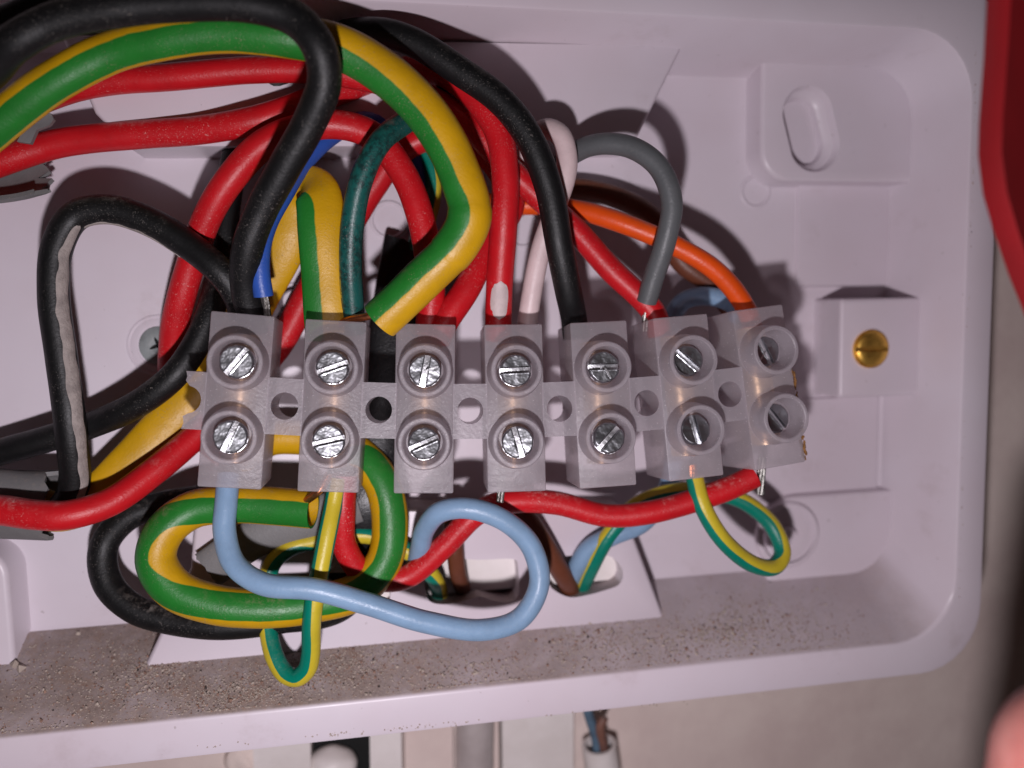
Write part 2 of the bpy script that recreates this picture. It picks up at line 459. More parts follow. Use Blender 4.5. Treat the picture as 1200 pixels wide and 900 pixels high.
loops = [at(fl_out, ZF), at(rrect(fx0+.25, fx1-.25, fy0+.25, fy1-.25, [8.2, 6, 6, 8.2]), ZF+.25), at(rrect(fx0, fx1, fy0, fy1, [8.4, 6, 6, 8.4]), ZF+.9),
         at(rrect(-88.8, 102.2, -60.4, 46.0, [11.5, 8, 8, 11.5]), ZR-.6), at(rrect(-89.1, 102.5, -60.8, 46.2, [11.6, 8, 8, 11.6]), ZR-.12), at(rrect(-89.5, 102.9, -61.2, 46.6, [11.8, 8, 8, 11.8]), ZR),
         at(rrect(-94.5, 107.3, -66.3, 52.2, [7, 10, 10, 12]), ZR), at(rrect(-95, 107.8, -66.8, 52.6, [7, 10, 10, 12]), ZR-.15), at(rrect(-95.2, 108, -67, 52.8, [7, 10, 10, 12]), ZR-.7),
         at(rrect(-95, 107.8, -66.8, 52.6, [7, 10, 10, 12]), ZW+.3)]
loft(bm, loops)
cap(bm, fl_out, ZF, [holeA, holeB, holeC], 2.5)
bmesh.ops.remove_doubles(bm, verts=bm.verts[:], dist=.002)
link('shell', bm, M['box'], box)

bm = bmesh.new(); yb_ = xy(600, 689, 16.6)[1]; prism(bm, [(-22, yb_), (45.2, yb_), (43.6, yb_+7.5), (-22, yb_+7.5)], 13.0, 16.6); link('added_hole_plate', bm, M['offwhite'], box)  # added pale plate, makes the floor holes look lit inside

def edge_pad(name, outer, z, holes=(), bev=.8):
    """raised moulded pad with a rounded front edge"""
    c = Vector((sum(p[0] for p in outer)/len(outer), sum(p[1] for p in outer)/len(outer)))
    bm = bmesh.new()
    def ins(d): return [(p[0]+(c.x-p[0])/max(1e-6, (Vector(p)-c).length)*d, p[1]+(c.y-p[1])/max(1e-6, (Vector(p)-c).length)*d) for p in outer]
    loft(bm, [at(outer, ZF-.4), at(outer, z-bev), at(ins(bev*.35), z-bev*.35), at(ins(bev), z)])
    cap(bm, ins(bev), z, holes, z-ZF+.3)
    bmesh.ops.remove_doubles(bm, verts=bm.verts[:], dist=.002)
    return link(name, bm, M['box'], box)
zp = 20.5
bot = [xy(166, 787, zp), xy(192, 733, zp), xy(222, 668, zp), xy(228, 600, zp), xy(732, 596, zp), xy(743, 628, zp), xy(779, 724, zp)]
edge_pad('knockout_pad', bot, zp, [holeA, holeB, holeC])
zt = 21.0
top = [xy(801, 53, zt), xy(762, 132, zt), xy(742, 172, zt), xy(150, 172, zt), xy(110, 132, zt), xy(70, 40, zt)]
edge_pad('knockout_pad', top, zt)

# corner boss at upper right with an oval fixing slot
zb = 17.5
def rbox(name, outer, z, mat=None, holes=(), parent=box, base=ZF-.3, bev=.9):
    c = Vector((sum(p[0] for p in outer)/len(outer), sum(p[1] for p in outer)/len(outer)))
    def ins(d): return [(p[0]+(c.x-p[0])/max(1e-6, (Vector(p)-c).length)*d, p[1]+(c.y-p[1])/max(1e-6, (Vector(p)-c).length)*d) for p in outer]
    bm = bmesh.new()
    loft(bm, [at(ins(-.5), base), at(outer, base+1.0), at(outer, z-bev), at(ins(bev*.13), z-bev*.5), at(ins(bev*.5), z-bev*.13), at(ins(bev), z)])
    cap(bm, ins(bev), z, holes)
    bmesh.ops.remove_doubles(bm, verts=bm.verts[:], dist=.002)
    return bm
x0, y1 = xy(893, 100, zb); _, y0 = xy(900, 212, zb)
out = rrect(x0, 104, y0, 48, [2, 1.0, 5.5, 2])
sx, sy = xy(951, 151, zb); slot_o = ellipse(sx, sy, 5.0, 5.0, math.radians(15), 40, stad=2.8)
bm = rbox('boss', out, zb, holes=[slot_o])
slot_i = ellipse(sx-.5, sy-.1, 3.9, 3.9, math.radians(16), 40, stad=2.6)
loft(bm, [at(slot_o, zb), at(ellipse(sx, sy, 4.8, 4.8, math.radians(15), 40, stad=2.8), zb-.35), at(ellipse(sx-.1, sy, 4.5, 4.5, math.radians(15), 40, stad=2.7), zb-1.3), at(slot_i, zb-1.7), at(ellipse(sx-.6, sy-.1, 3.55, 3.55, math.radians(16), 40, stad=2.6), zb-2.1), at(ellipse(sx-.6, sy-.1, 3.3, 3.3, math.radians(16), 40, stad=2.6), zb-3.6)])
prism(bm, ellipse(sx-.6, sy-.1, 3.5, 3.5, math.radians(16), 40, stad=2.6), zb-4.6, zb-3.5)
link('corner_boss', bm, M['clean'], box)
# corner boss at lower right, lower and rounder, with a moulded dimple
zb2 = 14.9
bx0, by0 = xy(880, 650, zb2); bx1, by1 = xy(985, 578, zb2)
bm = rbox('boss', rrect(bx0+3.5, 103, -56.5, by1, [2, 6, 2, 2]), zb2)
cx_, cy_ = xy(922, 626, zb2)
for R_, h_ in ((6.6, .9), (1.7, 1.6)):
    lathe(bm, [(max(0, R_-1.1) if R_ > 3 else 0, h_), (R_-.5, h_), (R_-.1, h_*.6), (R_, -.3)], 36, Matrix.Translation((cx_, cy_, zb2)))
link('corner_boss', bm, M['clean'], box)
# lower left boss, only its rounded corner is in view
lx, ly = xy(10, 690, 18); bm = rbox('boss', rrect(-92, lx, -58, xy(5, 640, 18)[1], [5, 1, 1, .8]), 18)
link('corner_boss', bm, M['clean'], box)
# plain raised panels either side of the lid pillar
px0, _ = xy(936, 270, 12.6)
for (ya, yb, xr, xl) in ((212, 335, 1052, 936), (466, 582, 1034, 846)):
    za = 12.7; px0 = xy(xl, 270, za)[0]
    bm = rbox('p', rrect(px0, xy(xr, 300, za)[0], xy(980, yb, za)[1], xy(980, ya, za)[1], .3), za, bev=.25)
    link('side_panel', bm, M['clean'], box)
# the pillar the lid screws to, with its brass insert
zpl = 20.5
pxl, pyt = xy(986, 350, zpl); pxr, pyb = xy(1079, 463, zpl)
bm = rbox('lid_pillar', rrect(pxl, pxr, pyb, pyt, .7), zpl, bev=.8)
b2 = rbox('lid_pillar', rrect(pxl+.5, 104.5, pyb+.3, pyt-.3, .5), zpl-1.6, bev=.4); me_ = bpy.data.meshes.new('t'); b2.to_mesh(me_); b2.free(); bm.from_mesh(me_); bpy.data.meshes.remove(me_)
pil = link('lid_pillar', bm, M['clean'], box)
ix, iy = xy(1021, 409, zpl+.4)
bm = bmesh.new()
T_ = Matrix.Translation((ix, iy, zpl))
lathe(bm, [(3.55, -.2), (3.55, .5), (3.45, .62), (3.2, .55), (0, .45)], 48, T_)
for sg in (1, -1):
    a0 = math.asin(.42/3.25)
    arcp = [(3.25*math.cos(a0+(math.pi-2*a0)*k/20), sg*3.25*math.sin(a0+(math.pi-2*a0)*k/20)) for k in range(21)]
    sh = lambda d: [(ix+x*(1-d), iy+sg*.42+(y-sg*.42)*(1-d)) for x, y in arcp]
    loft(bm, [at(sh(0), zpl+.4), at(sh(0), zpl+.75), at(sh(.06), zpl+.98), at(sh(.25), zpl+1.16), at(sh(.5), zpl+1.26)]); cap(bm, sh(.5), zpl+1.26)
ins_ = link('brass_insert', bm, M['brass'], pil)
# low moulded rings in the floor
for (px, py, r_) in ((885, 225, 2.9), (456, 258, 3.2), (690, 545, 2.9), (345, 353, 3.0), (612, 268, 3.3)):
    cx_, cy_ = xy(px, py, ZF)
    bm = bmesh.new(); lathe(bm, [(r_+.25, -.2), (r_+.2, .12), (r_, .28), (r_-.3, .28), (r_-.5, .1), (r_-.6, -.1)], 40, Matrix.Translation((cx_, cy_, ZF)))
    link('moulded_ring', bm, M['clean'], box)
cx_, cy_ = xy(345, 353, ZF); bm = bmesh.new(); lathe(bm, [(1.9, -.2), (1.9, 2.2), (1.6, 2.6), (0, 2.6)], 32, Matrix.Translation((cx_, cy_, ZF))); link('stud', bm, M['clean'], box)
# fixing screw in its countersunk ring
cx_, cy_ = xy(187, 405, ZF); T_ = Matrix.Translation((cx_, cy_, ZF))
bm = bmesh.new(); lathe(bm, [(5.3, -.2), (5.15, .15), (4.9, .2), (4.6, .05), (4.4, .12), (3.6, .12), (3.3, -.1)], 48, T_); link('countersink_ring', bm, M['clean'], box)
fs = tag(empty('fixing_screw', (cx_, cy_, ZF)), 'dull grey cross head screw in the box floor behind the red and black wires', 'screw')
bm = bmesh.new(); lathe(bm, [(3.2, -.2), (3.2, .25), (2.8, .5), (1.5, .75), (1.25, .70), (.8, .3), (0, .2)], 40); h = link('screw_head', bm, M['galv'], fs)
bm = bmesh.new()
for a in (20, 110): prism(bm, ellipse(0, 0, 1.5, .26, math.radians(a), 16), .3, .83)
link('painted_cross_recess', bm, M['void'], fs)  # raised black cross, the shade of the recess is painted

# ------------------------------------------------------------------ the terminal strip
q = dict(x=-19.6907, y=-11.814, z=34.0, p=13.5209, a=-0.0829, b=0.0066, c=0.0111, t0=-0.0986, t1=-0.0079, r0=-0.0071, r1=0.0356)
BW, BH, BD, RV, VO, CE = 8.87, 25.25, 11.2, 5.27, .30, 3.8
poses = []; pos = Vector((q['x'], q['y'], q['z'])); prevR = None
for i in range(7):
    s = i-3; A = q['a']+q['b']*s+q['c']*s*s
    Rm = (Matrix.Rotation(q['r0']+q['r1']*s, 3, 'Z') @ Matrix.Rotation(A, 3, 'Y') @ Matrix.Rotation(q['t0']+q['t1']*s, 3, 'X'))
    if prevR is not None: pos = pos+(prevR.col[0]+Rm.col[0])*.5*q['p']
    prevR = Rm; poses.append((pos.copy(), Rm))
def pose_m(p, R): return Matrix.Translation(p*S) @ R.to_4x4()
strip = tag(empty('terminal_strip', poses[3][0]), 'translucent seven way screw terminal strip across the middle of the box', 'terminal strip')
bpy.context.view_layer.update()
def place(o, p, R, parent=strip):
    o.parent = parent; o.matrix_basis = parent.matrix_basis.inverted() @ pose_m(p, R) if parent is strip else pose_m(p, R)

def block_mesh():
    bm = bmesh.new()
    bmesh.ops.create_cube(bm, size=1, matrix=Matrix.Translation((0, 0, -BD/2)) @ Matrix.Diagonal((BW, BH, BD, 1)))
    bmesh.ops.bevel(bm, geom=bm.edges[:], offset=.28, segments=2, affect='EDGES', profile=.5)
    for sv in (1, -1):
        T_ = Matrix.Translation((0, VO+sv*RV, 0))
        lathe(bm, [(4.22, -.25), (4.18, .15), (4.0, 1.2), (3.84, CE-.5), (3.74, CE-.10), (3.62, CE), (3.28, CE), (3.12, CE-.12), (3.02, CE-.45), (2.7, .1), (2.7, -.25)], 40, T_)
    return bm
blk0 = link('terminal_block', block_mesh(), M['frost'], None)
def insert_mesh():
    bm = bmesh.new()
    prof = [(1.5, -9.6), (2.35, -9.4), (2.35, 9.4), (1.5, 9.6), (1.5, -9.6)]
    lathe(bm, prof, 24, Matrix.Translation((0, VO, -3.4)) @ Matrix.Rotation(math.pi/2, 4, 'X'))
    return bm
ins0 = link('metal_insert', insert_mesh(), M['insert'], None)
def screw_mesh(bad=False):
    bm = bmesh.new(); R0 = 2.36
    lathe(bm, [(R0-.05, -2.9), (R0, -1.0), (R0-.1, -.97), (0, -.97)], 40, None, 1)
    hw = .42
    for sg in (1, -1):
        a0 = math.asin(hw/R0); pts = []
        for k in range(15):
            a = a0+(math.pi-2*a0)*k/14; rr = R0*(1-.03*(1 if random.random() < .3 else 0)); pts.append((rr*math.cos(a), sg*rr*math.sin(a)))
        cxy = (0, sg*1.1)
        ins = lambda d: [(x+(cxy[0]-x)*d, y+(cxy[1]-y)*d) for x, y in pts]
        loft(bm, [at(pts, -1.05), at(pts, -.22), at(ins(.07), -.05), at(ins(.16), .02)])
        cap(bm, ins(.16), .02)
    if bad:
        prism(bm, ellipse(.5, -.9, .16, 1.0, .5, 10), -.3, .06, mat=1)
    return bm
def groove_mesh():
    """scarred slot: raised burrs on both lips of the slot"""
    bm = bmesh.new()
    for sg in (1, -1):
        pr = None
        for k in range(13):
            x = -1.9+3.8*k/12; w = .10+.10*abs(noise.noise(Vector((k*1.3, sg*4, 0)))); h = .05+.12*abs(noise.noise(Vector((k*.9, sg*2, 5))))
            ring = [bm.verts.new((x, sg*(.42-.03), -.2)), bm.verts.new((x, sg*.43, .03+h)), bm.verts.new((x, sg*(.48+w), .03))]
            if pr:
                for j in (0, 1): bm.faces.new((pr[j], pr[j+1], ring[j+1], ring[j]))
            pr = ring
    return bm
scr0 = link('screw', screw_mesh(), [M['zinc'], M['slot']], None); scr1 = link('screw', screw_mesh(True), [M['zinc'], M['slot']], None)
bur0 = link('slot_burr', groove_mesh(), M['zinc'], None)
angs = [(55, 70), (22, 15), (80, 24), (2, 105), (-2, 43), (-47, -83), (-72, -58)]
deep = [(1.0, .9), (1.2, 1.2), (1.2, 1.1), (1.1, 1.0), (1.6, 1.2), (2.4, 2.2), (3.3, 3.2)]
used = set()
def take(proto):
    if proto.name not in used: used.add(proto.name); return proto
    c = proto.copy(); COL.objects.link(c); return c
blocks = []
for i, (p, R) in enumerate(poses):
    b = take(blk0); place(b, p, R); blocks.append(b)
    ins = take(ins0); ins.parent = b
    for k, sv in enumerate((1, -1)):
        s = take(scr1 if (i, k) in ((2, 0), (4, 0), (6, 0)) else scr0); s.parent = b
        s.location = Vector((0, VO+sv*RV, CE-deep[i][k]))*S; s.rotation_euler = (0, 0, math.radians(angs[i][k]))
        s.rotation_euler = (Matrix.Rotation(random.uniform(-.05, .05)-(.11 if k else .02), 3, 'X') @ Matrix.Rotation(random.uniform(-.07, .07), 3, 'Y') @ Matrix.Rotation(math.radians(angs[i][k]), 3, 'Z')).to_euler()
        g_ = take(bur0); g_.parent = b; g_.location = s.location; g_.rotation_euler = s.rotation_euler
tag(blocks[6], 'end block with a brown burred saw cut edge')
# the webs between blocks, each with a mounting hole
def web_mesh(w):
    bm = bmesh.new(); y0, y1, r_ = -4.5, 3.75, min(1.95, w/2-.18)
    prism(bm, [(-w/2, y0), (w/2, y0), (w/2, y1), (-w/2, y1)], -8.5, -.03, [ellipse(0, -.3, r_, 2.0, 0, 32)])
    return bm
for i in range(6):
    (p0, R0), (p1, R1) = poses[i], poses[i+1]
    a = p0+R0.col[0]*BW/2; b = p1-R1.col[0]*BW/2
    ux = (b-a).normalized(); uz = (R0.col[2]+R1.col[2]).normalized(); uz = (uz-ux*uz.dot(ux)).normalized(); uy = uz.cross(ux)
    w = (b-a).length+.5
    o = link('web', web_mesh(w), M['frost'], None); place(o, (a+b)/2, Matrix((ux, uy, uz)).transposed())
# snapped half web on the left end
bm = bmesh.new(); hx = -BW/2-2.35
arc = [(hx+2.0*math.sin(math.radians(t)), -.3+2.0*math.cos(math.radians(t))) for t in range(10, 171, 16)]
prism(bm, [(-BW/2+.2, 3.75), (hx-.3, 3.75), (hx-.1, 3.0), (hx-.25, 2.4)]+arc+[(hx-.3, -2.7), (hx-.15, -3.6), (hx-.4, -4.5), (-BW/2+.2, -4.5)], -8.5, -.03)
o = link('snapped_web', bm, M['frost'], None); place(o, *poses[0])
# brown burr left by the saw on the right end
bm = bmesh.new()
for k in range(90):
    v = random.uniform(-12.3, 2.0); u = BW/2+random.uniform(-.05, .28); r_ = random.uniform(.12, .34)
    bmesh.ops.create_icosphere(bm, subdivisions=1, radius=r_, matrix=Matrix.Translation((u, v+0, random.uniform(-.9, .15) if v < -9.5 or v > -1 else random.uniform(-.6, .4))) @ Matrix.Diagonal((.7, 1.5, 1, 1)))
o = link('saw_burr', bm, M['burr'], None); place(o, *poses[6])
def term(i, u=0.0, down=0.0, top=True, w=-6.0):
    """a point in the wire entry of block i, u mm across, down mm inside"""
    p, R = poses[i]; return p+R @ Vector((u, (BH/2-down) if top else -(BH/2-down), w))

# ------------------------------------------------------------------ the wires
PATHS = {}
def wire(name, key, pts, mat, width, label, cat='wire', flat=1.0, hollow=0, seg=20, enter=None, r=None, group=None, wob=.1, rfun=None):
    rows = wire_path(pts, hash_(key), wob)
    if r is None:
        zs = [p[2] for p in pts if p[0] != 'T']; zm = sum(zs)/len(zs); r = width/2*(HC-zm)/F
    o = link(name, tube_bm(rows, r, flat, hollow, seg, rfun=rfun), M[mat], None)
    tag(o, label, cat, group); PATHS[key] = (rows, r, o)
    return o
def hash_(k): return sum(ord(c)*(i+1) for i, c in enumerate(k)) % 97
def strand(key, pts, mat='tinned', width=8, label=None, n=1, name='conductor'):
    """bare core showing at the end of a wire: a part of that wire"""
    o = PATHS[key][2]; rows = wire_path(pts, 5, .03); zm = sum(p[2] for p in pts)/len(pts); r = width/2*(HC-zm)/F
    if n == 1: bm = tube_bm(rows, r, seg=12)
    else:
        bm = bmesh.new(); fr = frames(rows)
        for k in range(n):
            rr = []
            for i, (c, T, Nn, Lf) in enumerate(fr):
                a = 2*math.pi*k/n+i*.16; v = c+(Lf*math.cos(a)+Nn*math.sin(a))*r*.55; rr.append([v.x, v.y, v.z, 0])
            b2 = tube_bm(rr, r*.48, seg=8); me = bpy.data.meshes.new('t'); b2.to_mesh(me); b2.free(); bm.from_mesh(me); bpy.data.meshes.remove(me)
    c = link(name, bm, M[mat], o)
    return c
G = 'single core wires in the box'
wire('black_wire', 'B1', [(-60, 120, 30), (-15, 85, 36), (15, 52, 40), (60, 27, 41), (120, 13, 42), (200, 4, 43), (290, 5, 44.5), (345, 22, 45), (374, 56, 45.5), (380, 95, 44), (362, 145, 41), (334, 195, 38), (307, 245, 35), (290, 295, 32.5), (288, 336, 29.5), (294, 370, 27.5), (297, 390, 27)],
     'black', 36, 'thick black wire arching over the green and yellow sleeve into the first terminal', group=G)
wire('black_wire', 'B0', [(-60, 20, 30), (0, 32, 31), (60, 8, 32), (150, -14, 33), (260, -30, 33)], 'black', 40, 'black wire crossing the upper left corner behind the big black arch', group=G)
wire('black_wire', 'B8', [(66, 604, 21), (86, 572, 22.5), (83, 505, 25), (73, 425, 25), (63, 345, 25), (67, 290, 25), (88, 254, 25), (125, 245, 25.5), (172, 258, 26), (222, 288, 27), (258, 318, 28), (280, 350, 27), (288, 385, 27)],
     'black', 31.5, 'black wire in a tall loop at the left smeared with grey paint', group=G)
rows, r_, o = PATHS['B8']
tag(link('paint_smear', patch_bm(rows, r_, -56, 32, .02, .60, .4), M['paint'], o), 'grey dried paint')
tag(link('paint_smear', patch_bm(rows, r_, -80, 14, .60, .82, .9), M['paint'], o), 'thin streak of dried paint')
wire('black_wire', 'B9', [(-50, 545, 17), (0, 530, 18), (50, 516, 19), (110, 497, 20), (165, 471, 23), (205, 439, 24), (230, 404, 23), (246, 368, 22), (256, 330, 20), (262, 285, 19), (267, 230, 18), (281, 165, 18), (307, 118, 18), (355, 66, 22), (400, 42, 26), (445, 38, 30), (485, 50, 32), (537, 82, 33.5), (585, 117, 35), (621, 163, 36), (642, 217, 36), (656, 290, 35), (667, 345, 32.5), ('T', 4, -2.6, -1.2), ('T', 4, -2.4, 2.0)],
     'black', 30.5, 'long black wire rising behind the loops and curving down into the fifth terminal', group=G)
wire('black_wire', 'B23', [(290, 572, 17), (245, 582, 17.5), (192, 591, 18), (150, 606, 18.5), (122, 640, 19), (126, 682, 20.5), (156, 713, 22), (200, 727, 23), (262, 733, 24.5), (330, 726, 24.5), (400, 712, 23.5), (440, 660, 22)],
     'black', 31, 'dusty black wire looping low at the bottom left behind the earth sleeve', group=G)
wire('red_wire', 'R3', [(20, 128, 18), (95, 101, 22), (200, 90, 24), (300, 82, 25), (370, 82, 26), (430, 92, 27), (500, 113, 27.5), (545, 141, 27), (580, 180, 27), (627, 227, 27), (670, 266, 28), (712, 312, 29), ('T', 5, -2.1, -1.2), ('T', 5, -1.5, 2.5)],
     'red', 28.5, 'topmost red wire running across and down into the sixth terminal beside the grey wire', group=G)
wire('red_wire', 'R4', [(-50, 210, 18), (0, 190, 19), (60, 170, 19), (130, 160, 20), (230, 153, 22), (300, 141, 24), (350, 125, 24), (405, 103, 22), (455, 86, 21), (503, 83, 25), (540, 98, 29), (566, 124, 31), (585, 158, 32), (592, 205, 32.5), (590, 262, 32), (586, 322, 30), (584, 375, 28.5), (584, 398, 28)],
     'red', 31, 'red wire coming straight down into the fourth terminal with a pale nick at its end', group=G)
rows, r_, o = PATHS['R4']
tag(link('nick', patch_bm(rows, r_, -5, 42, .925, .974, .15, .05), M['nickwhite'], o), 'pale nick in the red covering')
wire('red_wire', 'R5', [(270, 540, 14.5), (228, 500, 14.5), (204, 450, 15), (203, 400, 17), (212, 350, 20), (225, 305, 22), (243, 255, 25), (270, 210, 27), (305, 172, 27.5), (345, 153, 28), (393, 146, 28), (438, 160, 28), (474, 206, 28.5), (492, 253, 29), (502, 300, 29), (506, 340, 28), (503, 380, 27.5), (502, 400, 27)],
     'red', 31, 'red wire bending over in a hoop from the floor screw to the third terminal', group=G)
wire('red_wire', 'R6', [(-50, 596, 27), (0, 598, 28), (40, 603, 29), (80, 603, 29), (130, 588, 27), (180, 553, 24), (235, 505, 20), (285, 455, 17.5), (330, 400, 17), (365, 335, 17), (400, 280, 18), (438, 218, 19), (468, 178, 20), (505, 160, 21), (545, 163, 22), (582, 195, 22), (600, 238, 24), (573, 285, 26), (547, 338, 28), (521, 378, 28.5), (512, 400, 28)],
     'red', 31, 'red wire from the lower left passing under the strip and back to the third terminal', group=G)
wire('red_wire', 'R21', [(404, 556, 28), (402, 600, 28), (404, 640, 27), (430, 675, 26), (474, 677, 26), (520, 640, 27), (557, 603, 28), (590, 589, 28.5), (650, 589, 29), (710, 604, 30), (760, 601, 31), (815, 586, 32), (855, 572, 32.5), (884, 558, 33)],
     'red', 29, 'red wire sagging beneath the strip with its cut end under the last terminal', group=G)
wire('blue_wire', 'BL', [(497, 320, 15), (499, 240, 16), (490, 196, 17), (462, 156, 19), (425, 142, 21), (387, 160, 23), (354, 192, 26), (333, 226, 28.5), (315, 258, 30), (306, 288, 31), (305, 320, 31), (309, 347, 30.5)],
     'blue', 21, 'dark blue wire stripped just above the first terminal', group=G)
strand('BL', [(309, 345, 30), (312, 358, 29.5), (315, 380, 28.5)], 'tinned', 9, n=4)
wire('green_wire', 'TG', [(520, 112, 26, -95), (478, 141, 30, -95), (446, 166, 33.5, -95), (424, 209, 33.5, -95), (413, 262, 32, -95), (411, 315, 30.5, -85), (414, 365, 28.5, -75), (416, 390, 27.5, -75)],
     'teal', 26, 'dark green scuffed wire with a thin yellow line entering the second terminal', group=G)
wire('white_wire', 'WH', [(604, 250, 18), (612, 205, 22), (622, 168, 26), (640, 151, 29), (657, 159, 31), (664, 180, 31.5), (663, 207, 31.5), (652, 242, 31), (634, 292, 30), (623, 345, 29), (617, 384, 28), (615, 400, 28)],
     'white', 24, 'pinkish white wire looping from behind the black wire into the fourth terminal', group=G)
wire('grey_wire', 'GR', [(632, 232, 17), (650, 202, 22), (672, 180, 27), (702, 169, 31), (740, 173, 34), (772, 196, 36), (787, 235, 36.5), (780, 282, 35.5), (766, 326, 33), (758, 353, 31.5)],
     'grey', 25, 'grey wire in a high hoop stripped just above the sixth terminal', group=G)
strand('GR', [(759, 350, 31.5), (757, 365, 31), (756, 388, 30.5)], 'tinned', 9, n=4)
wire('orange_wire', 'OR', [(556, 236, 18), (605, 240, 21), (640, 241, 22), (690, 249, 26), (740, 266, 29), (790, 287, 30.5), (832, 312, 31.5), (860, 340, 31.5), (877, 368, 31), (882, 385, 31)],
     'orange', 24, 'bright orange wire bending down into the last terminal', group=G)
wire('brown_wire', 'BR1', [(630, 222, 14), (680, 222, 15), (720, 231, 16), (765, 256, 17), (800, 308, 19), (835, 335, 19.5), (872, 385, 18)],
     'brown', 26, 'brown wire running behind the orange wire towards the last terminals', group=G)
wire('brown_wire', 'BR2', [(585, 540, 20), (606, 590, 24), (628, 622, 24), (648, 655, 23), (664, 681, 20), (672, 699, 13), (675, 708, 5)], 'brown', 24, 'brown wire going down into the right oval hole in the box floor', group=G)
wire('brown_wire', 'BR3', [(528, 590, 23), (533, 640, 23), (536, 668, 21), (543, 692, 15), (545, 705, 7)], 'brown', 20, 'brown wire going down into the left hole behind the blue loop', group=G)
wire('pale_blue_wire', 'PB1', [(268, 556, 29), (265, 590, 30.8), (263, 622, 32), (274, 660, 34), (308, 684, 36), (368, 691, 37), (430, 707, 37), (500, 729, 37), (565, 738, 36.5), (610, 724, 35.5), (632, 685, 34.5), (624, 643, 34), (594, 612, 34), (550, 596, 33.5), (516, 600, 32), (498, 620, 29), (492, 645, 26), (486, 663, 23), (478, 674, 22)],
     'pale_blue', 25.5, 'pale blue wire from the first terminal in a wide loop under the strip', group=G)
wire('pale_blue_wire', 'PB2', [(866, 372, 27), (858, 356, 25), (826, 347, 22), (800, 354, 20), (786, 380, 19), (785, 450, 19), (786, 560, 22), (755, 611, 24), (718, 628, 24), (690, 643, 22.5), (676, 664, 21), (668, 686, 16), (665, 700, 8)],
     'pale_blue', 23, 'pale blue wire bending behind the right half of the strip into the right floor hole', group=G)
wire('thin_earth_wire', 'TE1', [(396, 560, 29, 5), (391, 590, 29.5, 5), (385, 620, 31, 5), (377, 660, 32, 8), (370, 695, 32.4, 30), (365, 730, 32.4, 48), (364, 766, 31.5, 50), (360, 784, 30.8, 50), (348, 794, 30, 50), (335, 790, 29.2, 52), (322, 770, 27.8, 55), (314, 735, 25.5, 60), (313, 690, 24, 60), (319, 661, 23.2, 60), (342, 641, 22.5, 60), (384, 632, 22.3, 0), (430, 627, 22.3, -30), (470, 641, 23, -30), (494, 660, 23.3, 30), (509, 678, 22, 60), (515, 695, 17, 60), (517, 706, 9, 60)],
     'thin_earth', 21, 'thin green and yellow wire from the second terminal looping down in front of the sleeve', group=G)
strand('TE1', [(397, 576, 29.5), (394, 591, 29.5)], 'copper', 13, n=6)
wire('thin_earth_wire', 'TE2', [(814, 560, 32, 10), (822, 590, 33.5, 15), (845, 630, 34, 30), (880, 660, 33, 40), (907, 664, 31.5, 20), (917, 648, 30, -20), (905, 616, 28, -55), (876, 590, 27, -60), (845, 579, 26, -60), (790, 576, 25.5, -60), (745, 593, 25, -80), (712, 629, 24.5, -88), (694, 662, 22, -90), (684, 684, 18, -95), (680, 700, 10, -95), (679, 706, 3, -95)],
     'thin_earth', 21, 'thin green and yellow wire hanging in a round loop below the sixth terminal', group=G)
strand('TE2', [(811, 545, 31.5), (813, 562, 32)], 'copper', 12, n=5)
GS = 'green and yellow earth sleeves'
wire('earth_sleeve', 'ES1', [(-50, 186, 29, -36), (0, 144, 31, -36), (60, 98, 33, -36), (130, 62, 34, -34), (200, 44, 36, -32), (265, 37, 37, -34), (330, 41, 38, -42), (393, 54, 38, -54), (447, 83, 38.2, -62), (490, 121, 38.6, -66), (523, 168, 39, -66), (545, 221, 39, -60), (550, 242, 39, -52), (549, 259, 38.8, -48), (534, 288, 38, -48), (490, 333, 36, -50), (445, 376, 34, -50)],
     'earth', 48, 'large green and yellow sleeve arching over the top left, cut open above second terminal', 'earth wire', .92, .45, 28, group=GS, r=2.95,
     rfun=lambda s: .90+.14*min(1, max(0, (s-.3)/.3))+(.05 if .80 < s < .87 else 0))
strand('ES1', [(455, 362, 33.5), (430, 371, 32), (412, 374, 30), (398, 381, 28.5), (392, 398, 28)], 'copper', 9)
wire('earth_sleeve', 'ES2', [(386, 396, 27, 58), (384, 372, 28, 58), (381, 320, 28.5, 58), (377, 272, 29, 58), (375, 242, 28.5, 60), (372, 227, 27.8, 72), (362, 221, 25.5, 100), (350, 237, 23, 140), (334, 280, 22, 165), (311, 328, 20, 160), (280, 388, 18, 150), (240, 443, 18, 140), (200, 490, 18.5, 130), (150, 545, 20, 128), (108, 585, 21, 125), (70, 600, 21.5, 125), (40, 594, 21, 125)],
     'earth', 50, 'flattened green and yellow sleeve folded over above the second terminal and running down left', 'earth wire', .42, .4, 28, group=GS, r=3.5, rfun=lambda s: 1.03-.12*s+.06*math.exp(-((s-.38)/.05)**2))
wire('earth_sleeve', 'ES3', [(367, 597, 28, 12), (320, 593, 26.5, 12), (270, 591, 25.5, 12), (225, 598, 25.5, -5), (194, 621, 26.5, -45), (183, 655, 27.5, -50), (203, 689, 28.5, -5), (250, 708, 29, 20), (310, 713, 29, 26), (370, 707, 28, 22), (420, 692, 27, 10), (451, 655, 26, -5), (457, 610, 25, -10), (447, 565, 24, -20), (424, 536, 22, -10), (395, 516, 20, 150), (355, 512, 19, 150), (318, 513, 18.5, 150), (280, 535, 17, 150)],
     'earth', 43, 'green and yellow sleeve coiled low at bottom left with its open end under second terminal', 'earth wire', 1, .4, 26, group=GS)
strand('ES3', [(335, 594, 27.5), (350, 592, 28.5), (362, 585, 30), (375, 574, 31.5), (386, 556, 30.5)], 'copper', 9)
